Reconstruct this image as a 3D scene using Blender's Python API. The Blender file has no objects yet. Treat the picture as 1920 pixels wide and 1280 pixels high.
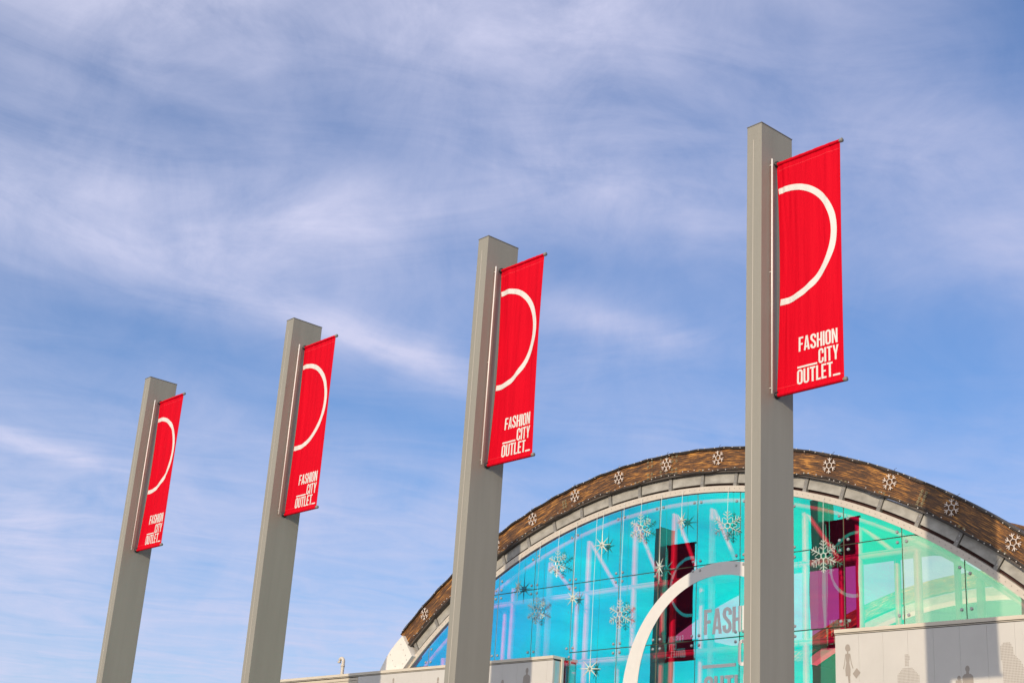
import bpy, bmesh, math, random
from mathutils import Vector, Matrix
from mathutils.geometry import tessellate_polygon

PI = math.pi
EYE = 1.65                       # camera height above the paving

# ------------------------------------------------------------------ camera
scn = bpy.context.scene
col = scn.collection
yaw, pitch, roll = 0.86195, 0.35746, 0.06829
cd = bpy.data.cameras.new('camera')
cam = bpy.data.objects.new('camera', cd)
col.objects.link(cam)
scn.camera = cam
cd.sensor_width = 36.0
cd.sensor_fit = 'HORIZONTAL'
cd.lens = 2685.63 / 1920 * 36.0
cd.clip_start, cd.clip_end = 0.1, 5000
_f = Vector((-math.sin(yaw) * math.cos(pitch), math.cos(yaw) * math.cos(pitch), math.sin(pitch)))
_r = Vector((math.cos(yaw), math.sin(yaw), 0))
_u = _r.cross(_f)
_r2 = math.cos(roll) * _r + math.sin(roll) * _u
_u2 = -math.sin(roll) * _r + math.cos(roll) * _u
M = Matrix((_r2, _u2, -_f)).transposed().to_4x4()
M.translation = (0, 0, EYE)
cam.matrix_world = M

# ------------------------------------------------------------------ sky, sun, exposure
SUN = Vector((0.341, -1.0, 0.292)).normalized()          # towards the sun
world = bpy.data.worlds.new('World')
scn.world = world
world.use_nodes = True
world.cycles.sampling_method = 'MANUAL'
world.cycles.sample_map_resolution = 512


class NT:
    """small helper round a node tree"""
    def __init__(self, tree):
        self.t = tree
        self.t.nodes.clear()

    def n(self, kind, **kw):
        nd = self.t.nodes.new(kind)
        for k, v in kw.items():
            setattr(nd, k, v)
        return nd

    def l(self, a, b):
        self.t.links.new(a, b)

    def put(self, sock, v):
        if isinstance(v, bpy.types.NodeSocket):
            self.l(v, sock)
        else:
            sock.default_value = v

    def m(self, op, a, b=None, c=None, clamp=False):
        nd = self.n('ShaderNodeMath', operation=op, use_clamp=clamp)
        self.put(nd.inputs[0], a)
        if b is not None:
            self.put(nd.inputs[1], b)
        if c is not None:
            self.put(nd.inputs[2], c)
        return nd.outputs[0]

    def mix(self, f, a, b, blend='MIX'):
        nd = self.n('ShaderNodeMix', data_type='RGBA', blend_type=blend)
        self.put(nd.inputs[0], f)
        for i, v in ((6, a), (7, b)):
            if not isinstance(v, bpy.types.NodeSocket) and len(v) == 3:
                v = (*v, 1)
            self.put(nd.inputs[i], v)
        return nd.outputs[2]

    def noise(self, vec, scale, detail=4, rough=.5, dist=0.0):
        nd = self.n('ShaderNodeTexNoise')
        if vec is not None:
            self.l(vec, nd.inputs['Vector'])
        nd.inputs['Scale'].default_value = scale
        nd.inputs['Detail'].default_value = detail
        nd.inputs['Roughness'].default_value = rough
        nd.inputs['Distortion'].default_value = dist
        return nd.outputs['Fac']

    def xyz(self, x, y, z):
        nd = self.n('ShaderNodeCombineXYZ')
        for i, v in enumerate((x, y, z)):
            self.put(nd.inputs[i], v)
        return nd.outputs[0]

    def ramp(self, fac, stops, interp='LINEAR'):
        nd = self.n('ShaderNodeValToRGB')
        cr = nd.color_ramp
        cr.interpolation = interp
        while len(cr.elements) < len(stops):
            cr.elements.new(0.5)
        for e, (p, c) in zip(cr.elements, stops):
            e.position = p
            e.color = (*c, 1) if len(c) == 3 else c
        self.l(fac, nd.inputs[0])
        return nd.outputs[0]


w = NT(world.node_tree)
sky = w.n('ShaderNodeTexSky', sky_type='NISHITA', sun_disc=False)
sky.sun_elevation = math.asin(SUN.z)
sky.sun_rotation = math.atan2(SUN.x, SUN.y)
sky.altitude = 0
sky.air_density = 1.0
sky.dust_density = 0.5
sky.ozone_density = 5.0
tc = w.n('ShaderNodeTexCoord')
sep = w.n('ShaderNodeSeparateXYZ')
w.l(tc.outputs['Generated'], sep.inputs[0])
dx, dy, dz = sep.outputs
zc = w.m('MAXIMUM', dz, 0.05)
px = w.m('DIVIDE', dx, zc)
py = w.m('DIVIDE', dy, zc)
# wind-combed cirrus: coordinates on the cloud deck, stretched along the wind
WA = math.radians(62)
ca, sa = math.cos(WA), math.sin(WA)
al = w.m('ADD', w.m('MULTIPLY', px, ca), w.m('MULTIPLY', py, sa))
ac = w.m('SUBTRACT', w.m('MULTIPLY', py, ca), w.m('MULTIPLY', px, sa))
warp = w.noise(w.xyz(px, py, 3.1), 0.8, 1, .5)
warp2 = w.noise(w.xyz(px, py, 11.7), 0.8, 1, .5)
al2 = w.m('ADD', al, w.m('MULTIPLY', w.m('SUBTRACT', warp, .5), .8))
ac2 = w.m('ADD', ac, w.m('MULTIPLY', w.m('SUBTRACT', warp2, .5), .8))
fib = w.noise(w.xyz(w.m('MULTIPLY', al2, .95), w.m('MULTIPLY', ac2, 1.3), 0.0), 3.0, 7, .6, .7)
fine = w.noise(tc.outputs['Generated'], 11.0, 7, .62, .5)
soft = w.noise(w.xyz(w.m('MULTIPLY', al2, .7), ac2, 7.0), 1.0, 4, .55, .2)
big = w.noise(w.xyz(px, py, 21.0), 0.42, 2, .5, .1)
az = w.m('MULTIPLY', w.m('ARCTAN2', w.m('MULTIPLY', dx, -1.0), dy), 180 / PI)
el = w.m('MULTIPLY', w.m('ARCSINE', dz), 180 / PI)
# cloud banks: azimuth, elevation, half length, half height, tilt, amount (degrees, world directions)
BANKS = [(66.0, 23.2, 9.0, 2.6, -4, .34), (58.0, 25.0, 6.5, 2.2, -8, .26), (48.5, 27.2, 4.5, 2.0, 5, .28),
         (43.0, 26.6, 3.8, 1.5, -8, .24), (66.0, 32.5, 9.0, 3.0, 5, .42), (48.0, 33.5, 8.0, 3.4, 6, .32),
         (30.5, 27.8, 5.5, 1.8, -16, .16), (28.5, 24.6, 2.5, 1.6, 0, .12),
         (56.2, 20.2, 3.6, .75, -9, .44), (52.4, 19.2, 2.4, .8, -9, .36), (44.2, 21.2, 3.8, .7, -10, .40),
         (68.0, 14.3, 6.5, .40, -9, .26), (70.0, 28.0, 3.0, 1.0, -5, .14), (52.5, 12.6, 9.0, 1.6, -4, .14), (64.0, 11.3, 9.0, 2.0, -4, .14),
         (56.0, 5.0, 24.0, 4.2, -2, .30),
         (26.0, 33.0, 5.0, 4.6, -30, -.30), (33.0, 20.0, 8.5, 2.8, -6, -.20), (63.0, 19.2, 7.0, 1.3, -6, -.16), (46.0, 23.6, 6.0, 1.0, -4, -.14),
         (53.0, 17.0, 7.0, 1.3, -5, -.18), (66.0, 27.6, 5.0, 1.2, -14, -.12), (57.0, 27.8, 3.0, .9, -10, -.10)]
cov = w.m('ADD', w.m('MULTIPLY', w.m('SUBTRACT', big, .5), .5), .40)
azel = w.xyz(az, el, 0.0)
for (a0, e0, ra, re, tl, amt) in BANKS:
    mp = w.n('ShaderNodeMapping', vector_type='TEXTURE')
    w.l(azel, mp.inputs['Vector'])
    mp.inputs['Location'].default_value = (a0, e0, 0)
    mp.inputs['Rotation'].default_value = (0, 0, -math.radians(tl))
    mp.inputs['Scale'].default_value = (ra, re, 1)
    dt = w.n('ShaderNodeVectorMath', operation='DOT_PRODUCT')
    w.l(mp.outputs[0], dt.inputs[0])
    w.l(mp.outputs[0], dt.inputs[1])
    cov = w.m('MULTIPLY_ADD', w.m('POWER', 1 / math.e, dt.outputs['Value']), amt, cov)
nz = w.m('ADD', w.m('ADD', w.m('MULTIPLY', w.m('SUBTRACT', fib, .5), 1.3), w.m('MULTIPLY', w.m('SUBTRACT', fine, .5), 1.35)), w.m('MULTIPLY', w.m('SUBTRACT', soft, .5), .5))
cov = w.m('MAXIMUM', cov, .10)
mask = w.m('MULTIPLY', cov, w.m('MAXIMUM', w.m('ADD', nz, 1.0), 0.0))
mask = w.m('MINIMUM', mask, .92)
# thin ice cloud scatters sunlight forwards: brighter towards the sun
sdot = w.n('ShaderNodeVectorMath', operation='DOT_PRODUCT')
w.l(tc.outputs['Generated'], sdot.inputs[0])
sdot.inputs[1].default_value = SUN
ph = w.m('MULTIPLY_ADD', sdot.outputs['Value'], .5, .5)
ph = w.m('MULTIPLY', ph, ph)
cloud = w.n('ShaderNodeVectorMath', operation='SCALE')
w.l(w.mix(w.m('MINIMUM', w.m('MULTIPLY', ph, 2.2), 1.0), (3.95, 4.05, 5.5), (5.2, 4.9, 4.5)), cloud.inputs[0])
w.l(w.m('MULTIPLY_ADD', ph, 2.0, 1.0), cloud.inputs['Scale'])
hsv = w.n('ShaderNodeHueSaturation')
w.l(sky.outputs[0], hsv.inputs['Color'])
hsv.inputs['Saturation'].default_value = 1.07
hsv.inputs['Value'].default_value = 1.0
skyc = w.mix(mask, w.mix(1.0, hsv.outputs[0], (1.01, .945, .99), 'MULTIPLY'), cloud.outputs[0])
bg = w.n('ShaderNodeBackground')
w.l(skyc, bg.inputs['Color'])
bg.inputs['Strength'].default_value = 0.15
wo = w.n('ShaderNodeOutputWorld')
w.l(bg.outputs[0], wo.inputs['Surface'])

sd = bpy.data.lights.new('sun', 'SUN')
sd.energy = 3.45
sd.angle = math.radians(0.53)
sd.color = (1.0, 0.83, 0.60)
sun = bpy.data.objects.new('sun', sd)
col.objects.link(sun)
sun.rotation_euler = SUN.to_track_quat('Z', 'Y').to_euler()
sun.location = SUN * 60

vs = scn.view_settings
vs.view_transform = 'Standard'
vs.look = 'None'
vs.exposure = 0.04
vs.gamma = 1.0
vs.use_curve_mapping = False
scn.cycles.use_denoising = True
scn.cycles.use_adaptive_sampling = True
scn.cycles.adaptive_threshold = 0.012
scn.cycles.adaptive_min_samples = 10
scn.cycles.max_bounces = 10
scn.cycles.transparent_max_bounces = 24
scn.cycles.sample_clamp_indirect = 6.0
scn.cycles.caustics_refractive = False


# ------------------------------------------------------------------ materials
def principled(name, rgb, rough=.5, var=.0, vscale=3.0, stretch=(1, 1, 1), metal=0.0, bump=0.0, bscale=30.0, rgb2=None, spec=.5, detail=6):
    m = bpy.data.materials.new(name)
    m.use_nodes = True
    t = NT(m.node_tree)
    out = t.n('ShaderNodeOutputMaterial')
    b = t.n('ShaderNodeBsdfPrincipled')
    t.l(b.outputs[0], out.inputs[0])
    b.inputs['Roughness'].default_value = rough
    b.inputs['Metallic'].default_value = metal
    b.inputs['Specular IOR Level'].default_value = spec
    geo = t.n('ShaderNodeNewGeometry')
    mp = t.n('ShaderNodeMapping')
    mp.inputs['Scale'].default_value = stretch
    t.l(geo.outputs['Position'], mp.inputs[0])
    if var or rgb2:
        f = t.noise(mp.outputs[0], vscale, detail, .6)
        c2 = rgb2 or tuple(c * (1 - var) for c in rgb)
        f = t.m('MULTIPLY_ADD', f, 2.4, -.7, clamp=True)
        t.l(t.mix(f, rgb, c2), b.inputs['Base Color'])
    else:
        b.inputs['Base Color'].default_value = (*rgb, 1)
    if bump:
        bn = t.n('ShaderNodeBump')
        bn.inputs['Strength'].default_value = bump
        bn.inputs['Distance'].default_value = .01
        t.l(t.noise(mp.outputs[0], bscale, 4, .6), bn.inputs['Height'])
        t.l(bn.outputs[0], b.inputs['Normal'])
    return m


MAT = {}
MAT['pillar'] = principled('pillar_paint', (.266, .258, .232), .55, .11, 1.0, (4, 4, .35), metal=.0, spec=.2, bump=.02, bscale=14)
MAT['pillar_cap'] = principled('pillar_cap', (.16, .16, .16), .5, .15, 6)
MAT['seam'] = principled('seam', (.44, .41, .37), .5)
MAT['rod'] = principled('rod_white', (.72, .70, .68), .35)
MAT['cloth'] = principled('banner_cloth', (.57, .001, .014), .75, .10, 2.2, (1, 1, .35), bump=.10, bscale=160, spec=.08)
def add_wrinkles(m):
    t = m.node_tree
    h = NT.__new__(NT)
    h.t = t
    b = next(n_ for n_ in t.nodes if n_.type == 'BSDF_PRINCIPLED')
    old = b.inputs['Normal'].links[0].from_socket
    geo = h.n('ShaderNodeNewGeometry')
    mp = h.n('ShaderNodeMapping')
    mp.inputs['Scale'].default_value = (7.0, 2.0, .55)
    mp.inputs['Rotation'].default_value = (0, math.radians(6), 0)
    h.l(geo.outputs['Position'], mp.inputs[0])
    bn = h.n('ShaderNodeBump')
    bn.inputs['Strength'].default_value = .55
    bn.inputs['Distance'].default_value = .05
    h.l(h.noise(mp.outputs[0], 1.4, 2, .45, .4), bn.inputs['Height'])
    h.l(old, bn.inputs['Normal'])
    h.l(bn.outputs[0], b.inputs['Normal'])


add_wrinkles(MAT['cloth'])
MAT['stitch'] = principled('stitch', (.80, .03, .05), .7)
MAT['print'] = principled('cream_print', (.61, .60, .585), .6, .05, 8, spec=.3)
MAT['black'] = principled('black_plastic', (.012, .012, .013), .4)
MAT['aluminium'] = principled('aluminium', (.45, .44, .43), .38, .2, 30, metal=.7)
MAT['cream'] = principled('cream_metal', (.56, .51, .43), .5, .10, 2.5, (1, 1, 4))
MAT['trim'] = principled('cream_trim', (.53, .48, .42), .5, .14, 5)
MAT['white'] = principled('white_cladding', (.52, .505, .485), .42, .09, 1.1, bump=.012, bscale=3)
MAT['white_shoe'] = principled('white_steel', (.68, .65, .61), .45, .06, 3)
MAT['dark'] = principled('dark_gap', (.02, .016, .014), .8)
MAT['rust'] = principled('dark_red_backing', (.05, .016, .012), .8, .3, 9)
MAT['infill'] = principled('galvanised_panel', (.40, .39, .36), .6, 0, 3.2, (1, 1, 1.6), bump=.08, bscale=9, rgb2=(.22, .21, .19), detail=9)
MAT['bracket'] = principled('steel_bracket', (.24, .23, .215), .5, .3, 7)
MAT['roof_in'] = principled('vault_underside', (.30, .27, .25), .8, .3, 1)
MAT['tube'] = principled('white_tube', (.36, .36, .36), .4)
MAT['seal'] = principled('joint_seal', (.035, .04, .022), .6)
MAT['ground'] = principled('paving', (.11, .105, .10), .8, .2, .6, bump=.1, bscale=8)
MAT['figure'] = principled('figure_print', (.31, .275, .245), .6, .08, 9)
MAT['louver'] = principled('beige_louver', (.52, .46, .37), .55, .1, 2)
MAT['flake'] = principled('rope_light', (.60, .53, .49), .45)
MAT['cable'] = principled('cable', (.05, .042, .038), .6)
MAT['bulb'] = principled('clear_bulb', (.62, .60, .58), .2)
MAT['frost'] = principled('frosted_plastic', (.60, .63, .56), .3, .25, 40)
MAT['wire'] = principled('steel_wire', (.62, .63, .58), .4)
MAT['flash'] = principled('dark_flashing', (.085, .07, .06), .6, .3, 4)
MAT['pipe'] = principled('pipe_paint', (.55, .50, .44), .55, .15, 6)
MAT['roofgrey'] = principled('grey_roof', (.20, .20, .20), .7, .2, 2)
MAT['bouncefloor'] = principled('pale_bounce_floor', (.60, .57, .53), .5, .1, 2)  # pale tone picked to bounce light up into the vault
MAT['return'] = principled('return_mirror_finish', (.55, .56, .50), .28, .05, 3, metal=.75)  # made-up reflective finish so the return picks up green from the glass
MAT['backglass'] = principled('dark_hall_glass', (.012, .02, .018), .15)


def wood_mat():
    m = bpy.data.materials.new('stained_glulam')
    m.use_nodes = True
    t = NT(m.node_tree)
    out = t.n('ShaderNodeOutputMaterial')
    b = t.n('ShaderNodeBsdfPrincipled')
    t.l(b.outputs[0], out.inputs[0])
    uv = t.n('ShaderNodeUVMap')
    s = t.n('ShaderNodeSeparateXYZ')
    t.l(uv.outputs[0], s.inputs[0])
    U, V = s.outputs[0], s.outputs[1]           # metres along the arch, metres across it
    lam = t.m('FLOOR', t.m('MULTIPLY', V, 1 / .041))
    v1 = t.xyz(t.m('MULTIPLY', U, 1.5), t.m('MULTIPLY', V, 26.0), 0.0)
    v2 = t.xyz(t.m('MULTIPLY', U, 1.1), t.m('MULTIPLY', lam, 5.3), 4.0)
    v3 = t.xyz(t.m('MULTIPLY', U, 2.4), t.m('MULTIPLY', V, 75.0), 9.0)
    v4 = t.xyz(U, t.m('MULTIPLY', V, 2.0), 15.0)
    g1 = t.noise(v1, 2.2, 6, .6, .3)
    g2 = t.noise(v2, 1.6, 4, .6)
    g3 = t.noise(v3, 1.5, 5, .65)
    g4 = t.noise(v4, .8, 4, .6)
    f = t.m('ADD', t.m('MULTIPLY', g1, .62), t.m('ADD', t.m('MULTIPLY', g2, .34), t.m('ADD', t.m('MULTIPLY', g3, .40), t.m('MULTIPLY', g4, .24))))
    c = t.ramp(f, [(.55, (.011, .007, .004)), (.73, (.044, .019, .007)), (.82, (.115, .047, .011)), (.885, (.36, .15, .025)), (.97, (.72, .36, .075))])
    edge = t.m('FRACT', t.m('MULTIPLY', V, 1 / .041))
    line = t.m('LESS_THAN', edge, .07)
    t.l(t.mix(t.m('MULTIPLY', line, .55), c, (.02, .012, .008)), b.inputs['Base Color'])
    b.inputs['Roughness'].default_value = .55
    bn = t.n('ShaderNodeBump')
    bn.inputs['Strength'].default_value = .35
    bn.inputs['Distance'].default_value = .01
    t.l(t.m('ADD', g3, g1), bn.inputs['Height'])
    t.l(bn.outputs[0], b.inputs['Normal'])
    return m


MAT['wood'] = wood_mat()


def dichroic(name, stops, t_stops, haze=0.0):
    """glass with dichroic interference film: it mirrors a colour that shifts with the angle (thin-film
    interference) and lets the complementary colour through"""
    m = bpy.data.materials.new(name)
    m.use_nodes = True
    t = NT(m.node_tree)
    out = t.n('ShaderNodeOutputMaterial')
    geo = t.n('ShaderNodeNewGeometry')
    dot = t.n('ShaderNodeVectorMath', operation='DOT_PRODUCT')
    t.l(geo.outputs['Incoming'], dot.inputs[0])
    t.l(geo.outputs['True Normal'], dot.inputs[1])
    c = t.m('ABSOLUTE', dot.outputs['Value'])
    drift = t.noise(geo.outputs['Position'], .55, 2, .5)
    c = t.m('ADD', c, t.m('MULTIPLY', t.m('SUBTRACT', drift, .5), .10))
    R = t.ramp(c, stops)
    T = t.ramp(c, t_stops)
    gl = t.n('ShaderNodeBsdfGlossy')
    gl.inputs['Roughness'].default_value = 0.0
    t.l(R, gl.inputs['Color'])
    bn = t.n('ShaderNodeBump')
    bn.inputs['Strength'].default_value = .05
    bn.inputs['Distance'].default_value = .02
    t.l(t.noise(geo.outputs['Position'], 1.3, 1, .4), bn.inputs['Height'])
    t.l(bn.outputs[0], gl.inputs['Normal'])
    tr = t.n('ShaderNodeBsdfTransparent')
    t.l(T, tr.inputs['Color'])
    add = t.n('ShaderNodeAddShader')
    t.l(gl.outputs[0], add.inputs[0])
    t.l(tr.outputs[0], add.inputs[1])
    res = add.outputs[0]
    if haze:
        df = t.n('ShaderNodeBsdfDiffuse')
        df.inputs['Color'].default_value = (.62, .64, .58, 1)
        mx = t.n('ShaderNodeMixShader')
        mx.inputs[0].default_value = haze
        t.l(res, mx.inputs[1])
        t.l(df.outputs[0], mx.inputs[2])
        res = mx.outputs[0]
    t.l(res, out.inputs['Surface'])
    return m


MAT['film'] = dichroic('dichroic_glass', [(.56, (.03, .36, .76)), (.64, (.01, .47, .74)), (.70, (.0, .61, .67)), (.76, (.0, .71, .57)), (.81, (.02, .72, .41)), (.87, (.07, .69, .29))],
                       [(.56, (.90, .22, .12)), (.70, (.94, .12, .12)), (.76, (.94, .08, .18)), (.82, (.90, .07, .28)), (.90, (.85, .10, .38))])
MAT['film_pale'] = dichroic('dusty_dichroic_glass', [(.60, (.12, .55, .50)), (.80, (.16, .60, .32)), (.92, (.22, .58, .27))], [(.60, (.80, .34, .34)), (.80, (.80, .32, .42)), (.92, (.76, .32, .44))], haze=.22)


def clear_edge():
    m = bpy.data.materials.new('glass_edge')
    m.use_nodes = True
    t = NT(m.node_tree)
    out = t.n('ShaderNodeOutputMaterial')
    tr = t.n('ShaderNodeBsdfTransparent')
    tr.inputs['Color'].default_value = (.97, .985, .97, 1)
    t.l(tr.outputs[0], out.inputs[0])
    return m


MAT['edge'] = clear_edge()
MAT['edge_green'] = principled('polished_glass_edge', (.34, .48, .30), .3)

# ------------------------------------------------------------------ mesh helpers


def link(name, me, mat=None, parent=None):
    o = bpy.data.objects.new(name, me)
    col.objects.link(o)
    if mat is not None and me is not None and not me.materials:
        me.materials.append(MAT[mat] if isinstance(mat, str) else mat)
    if parent is not None:
        o.parent = parent
    return o


def thing(name, label, cat, loc=(0, 0, 0), group=None):
    o = bpy.data.objects.new(name, None)
    o.empty_display_size = .2
    col.objects.link(o)
    o.location = loc
    o['label'] = label
    o['category'] = cat
    if group:
        o['group'] = group
    return o


def pydata(verts, faces, smooth=False):
    me = bpy.data.meshes.new('m')
    me.from_pydata([tuple(v) for v in verts], [], faces)
    if smooth:
        for p in me.polygons:
            p.use_smooth = True
    me.update()
    return me


class MB:
    def __init__(self):
        self.v, self.f = [], []

    def add(self, verts, faces):
        k = len(self.v)
        self.v += [tuple(q) for q in verts]
        self.f += [tuple(i + k for i in f) for f in faces]

    def box(self, x0, x1, y0, y1, z0, z1):
        self.add([(x0, y0, z0), (x1, y0, z0), (x1, y1, z0), (x0, y1, z0), (x0, y0, z1), (x1, y0, z1), (x1, y1, z1), (x0, y1, z1)],
                 [(0, 3, 2, 1), (4, 5, 6, 7), (0, 1, 5, 4), (1, 2, 6, 5), (2, 3, 7, 6), (3, 0, 4, 7)])

    def tube(self, pts, r, n=8, caps=True, r_end=None):
        pts = [Vector(p) for p in pts]
        rings = []
        for i, p in enumerate(pts):
            d = (pts[min(i + 1, len(pts) - 1)] - pts[max(i - 1, 0)]).normalized()
            ref = Vector((0, 0, 1)) if abs(d.z) < .9 else Vector((1, 0, 0))
            a = d.cross(ref).normalized()
            b = d.cross(a)
            rr = r if r_end is None else r + (r_end - r) * i / (len(pts) - 1)
            rings.append([p + (a * math.cos(2 * PI * k / n) + b * math.sin(2 * PI * k / n)) * rr for k in range(n)])
        vs_ = [q for rg in rings for q in rg]
        fs = []
        for i in range(len(pts) - 1):
            for k in range(n):
                fs.append((i * n + k, (i + 1) * n + k, (i + 1) * n + (k + 1) % n, i * n + (k + 1) % n))
        if caps:
            fs.append(tuple(range(n)))
            fs.append(tuple((len(pts) - 1) * n + k for k in reversed(range(n))))
        self.add(vs_, fs)

    def prism(self, poly, y0, y1):
        """polygon in x,z (counter-clockwise seen from -y) extruded from y0 (front) to y1"""
        n = len(poly)
        vs_ = [(x, y0, z) for x, z in poly] + [(x, y1, z) for x, z in poly]
        fs = [tuple(range(n)), tuple(reversed(range(n, 2 * n)))]
        for i in range(n):
            j = (i + 1) % n
            fs.append((i, i + n, j + n, j))
        self.add(vs_, fs)

    def disc(self, c, r, y0, y1, n=10):
        self.prism([(c[0] + r * math.cos(2 * PI * k / n), c[1] + r * math.sin(2 * PI * k / n)) for k in range(n)], y0, y1)

    def mesh(self, smooth=False):
        return pydata(self.v, self.f, smooth)

    def build(self, name, mat, parent=None, smooth=False):
        return link(name, self.mesh(smooth), mat, parent)


def bevelled_box(x0, x1, y0, y1, z0, z1, bev=.006):
    b = MB()
    b.box(x0, x1, y0, y1, z0, z1)
    bm = bmesh.new()
    me = b.mesh()
    bm.from_mesh(me)
    bmesh.ops.bevel(bm, geom=bm.edges[:], offset=bev, segments=2, affect='EDGES', profile=.5)
    bm.to_mesh(me)
    bm.free()
    return me


# ------------------------------------------------------------------ lettering (condensed capitals drawn as outlines)
def arc(cx, cy, r, a0, a1, n=7, ry=None):
    ry = r if ry is None else ry
    return [(cx + r * math.cos(math.radians(a0 + (a1 - a0) * i / n)), cy + ry * math.sin(math.radians(a0 + (a1 - a0) * i / n))) for i in range(n + 1)]


def rrect(x0, y0, x1, y1, r):
    return (arc(x1 - r, y1 - r, r, 0, 90) + arc(x0 + r, y1 - r, r, 90, 180) + arc(x0 + r, y0 + r, r, 180, 270) + arc(x1 - r, y0 + r, r, 270, 360))


def stroke(path, hw):
    L_, R_ = [], []
    for i, p in enumerate(path):
        a, b = path[max(i - 1, 0)], path[min(i + 1, len(path) - 1)]
        d = Vector((b[0] - a[0], b[1] - a[1])).normalized()
        L_.append((p[0] - d.y * hw, p[1] + d.x * hw))
        R_.append((p[0] + d.y * hw, p[1] - d.x * hw))
    return L_ + R_[::-1]


def glyph(ch):
    """-> width, list of (outer, holes)"""
    s, w_ = .135, .40
    if ch == 'I':
        return s, [([(0, 0), (s, 0), (s, 1), (0, 1)], [])]
    if ch == 'F':
        return .34, [([(0, 0), (s, 0), (s, .44), (.30, .44), (.30, .565), (s, .565), (s, .875), (.34, .875), (.34, 1), (0, 1)], [])]
    if ch == 'E':
        return .34, [([(0, 0), (.34, 0), (.34, .125), (s, .125), (s, .44), (.30, .44), (.30, .565), (s, .565), (s, .875), (.34, .875), (.34, 1), (0, 1)], [])]
    if ch == 'L':
        return .32, [([(0, 0), (.32, 0), (.32, .125), (s, .125), (s, 1), (0, 1)], [])]
    if ch == 'T':
        m = .19
        return 2 * m, [([(m - s / 2, 0), (m + s / 2, 0), (m + s / 2, .875), (2 * m, .875), (2 * m, 1), (0, 1), (0, .875), (m - s / 2, .875)], [])]
    if ch == 'H':
        return w_, [([(0, 0), (s, 0), (s, .435), (w_ - s, .435), (w_ - s, 0), (w_, 0), (w_, 1), (w_ - s, 1), (w_ - s, .56), (s, .56), (s, 1), (0, 1)], [])]
    if ch == 'N':
        return w_, [([(0, 0), (.12, 0), (.12, .66), (.27, 0), (w_, 0), (w_, 1), (w_ - .12, 1), (w_ - .12, .42), (.14, 1), (0, 1)], [])]
    if ch == 'A':
        return .44, [([(0, 0), (.13, 0), (.155, .18), (.285, .18), (.31, 0), (.44, 0), (.30, 1), (.14, 1)], [[(.172, .30), (.268, .30), (.22, .76)]])]
    if ch == 'Y':
        return .42, [([(.145, 0), (.275, 0), (.275, .38), (.42, 1), (.285, 1), (.21, .60), (.135, 1), (0, 1), (.145, .38)], [])]
    if ch == 'O':
        return w_, [(rrect(0, -.01, w_, 1.01, .195), [rrect(s, .125, w_ - s, .875, .06)])]
    if ch == 'U':
        out_ = [(0, 1), (0, .19)] + arc(.20, .185, .20, 180, 360, 12, .195) + [(w_, 1), (w_ - s, 1), (w_ - s, .18)] + arc(.20, .18, .065, 360, 180, 8) + [(s, 1)]
        return w_, [(out_, [])]
    if ch == 'C':
        h = s / 2
        path = [(w_ - h, .64), (w_ - h, .80)] + arc(.20, .80, .20 - h, 0, 180, 12, .21 - h) + [(h, .22)] + arc(.20, .20, .20 - h, 180, 360, 12, .21 - h) + [(w_ - h, .36)]
        return w_, [(stroke(path, h), [])]
    if ch == 'S':
        h = s / 2
        path = [(w_ - h, .70), (w_ - h, .80)] + arc(.20, .80, .20 - h, 0, 180, 12, .21 - h) + [(h, .74), (.085, .65), (.15, .565), (.25, .455), (.315, .36), (w_ - h, .27)] + arc(.20, .20, .20 - h, 0, -180, 12, .21 - h) + [(h, .30)]
        return w_, [(stroke(path, h), [])]
    return .3, []


def text_line(s, x0, x1, y0, h, gap=.045):
    """polygons of one line fitted between x0 and x1 on the baseline y0"""
    ws = [glyph(c)[0] for c in s]
    tot = sum(ws) + gap * (len(s) - 1)
    k = (x1 - x0) / tot
    out_, x = [], 0
    for c, wd in zip(s, ws):
        polys = []
        for o_, hs in glyph(c)[1]:
            f = lambda q: (x0 + (x + q[0]) * k, y0 + q[1] * h)
            polys.append(([f(q) for q in o_], [[f(q) for q in hh] for hh in hs]))
        out_.append((c, polys))
        x += wd + gap
    return out_


def triangulate(polys, maxlen=None):
    tris = []
    for o_, hs in polys:
        loops = [[Vector((x, y, 0)) for x, y in lp] for lp in [o_] + hs]
        flat = [v for lp in loops for v in lp]
        for t in tessellate_polygon(loops):
            tris.append([flat[i].xy.copy() for i in t])
    if maxlen:
        done = []
        while tris:
            t = tris.pop()
            e = [(t[1] - t[0]).length, (t[2] - t[1]).length, (t[0] - t[2]).length]
            i = max(range(3), key=lambda q: e[q])
            if e[i] > maxlen:
                a, b, c = t[i], t[(i + 1) % 3], t[(i + 2) % 3]
                m_ = (a + b) / 2
                tris += [[a, m_, c], [m_, b, c]]
            else:
                done.append(t)
        tris = done
    return tris


def tri_mesh(tris, fn, want):
    """tris in 2-D mapped to 3-D by fn; faces turned to look along 'want'"""
    vs_, fs, idx = [], [], {}
    for t in tris:
        ids = []
        for q in t:
            key = (round(q[0], 5), round(q[1], 5))
            if key not in idx:
                idx[key] = len(vs_)
                vs_.append(fn(q[0], q[1]))
            ids.append(idx[key])
        if len(set(ids)) < 3:
            continue
        a, b, c = (Vector(vs_[i]) for i in ids)
        if (b - a).cross(c - a).dot(want) < 0:
            ids.reverse()
        fs.append(tuple(ids))
    return pydata(vs_, fs)


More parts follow.
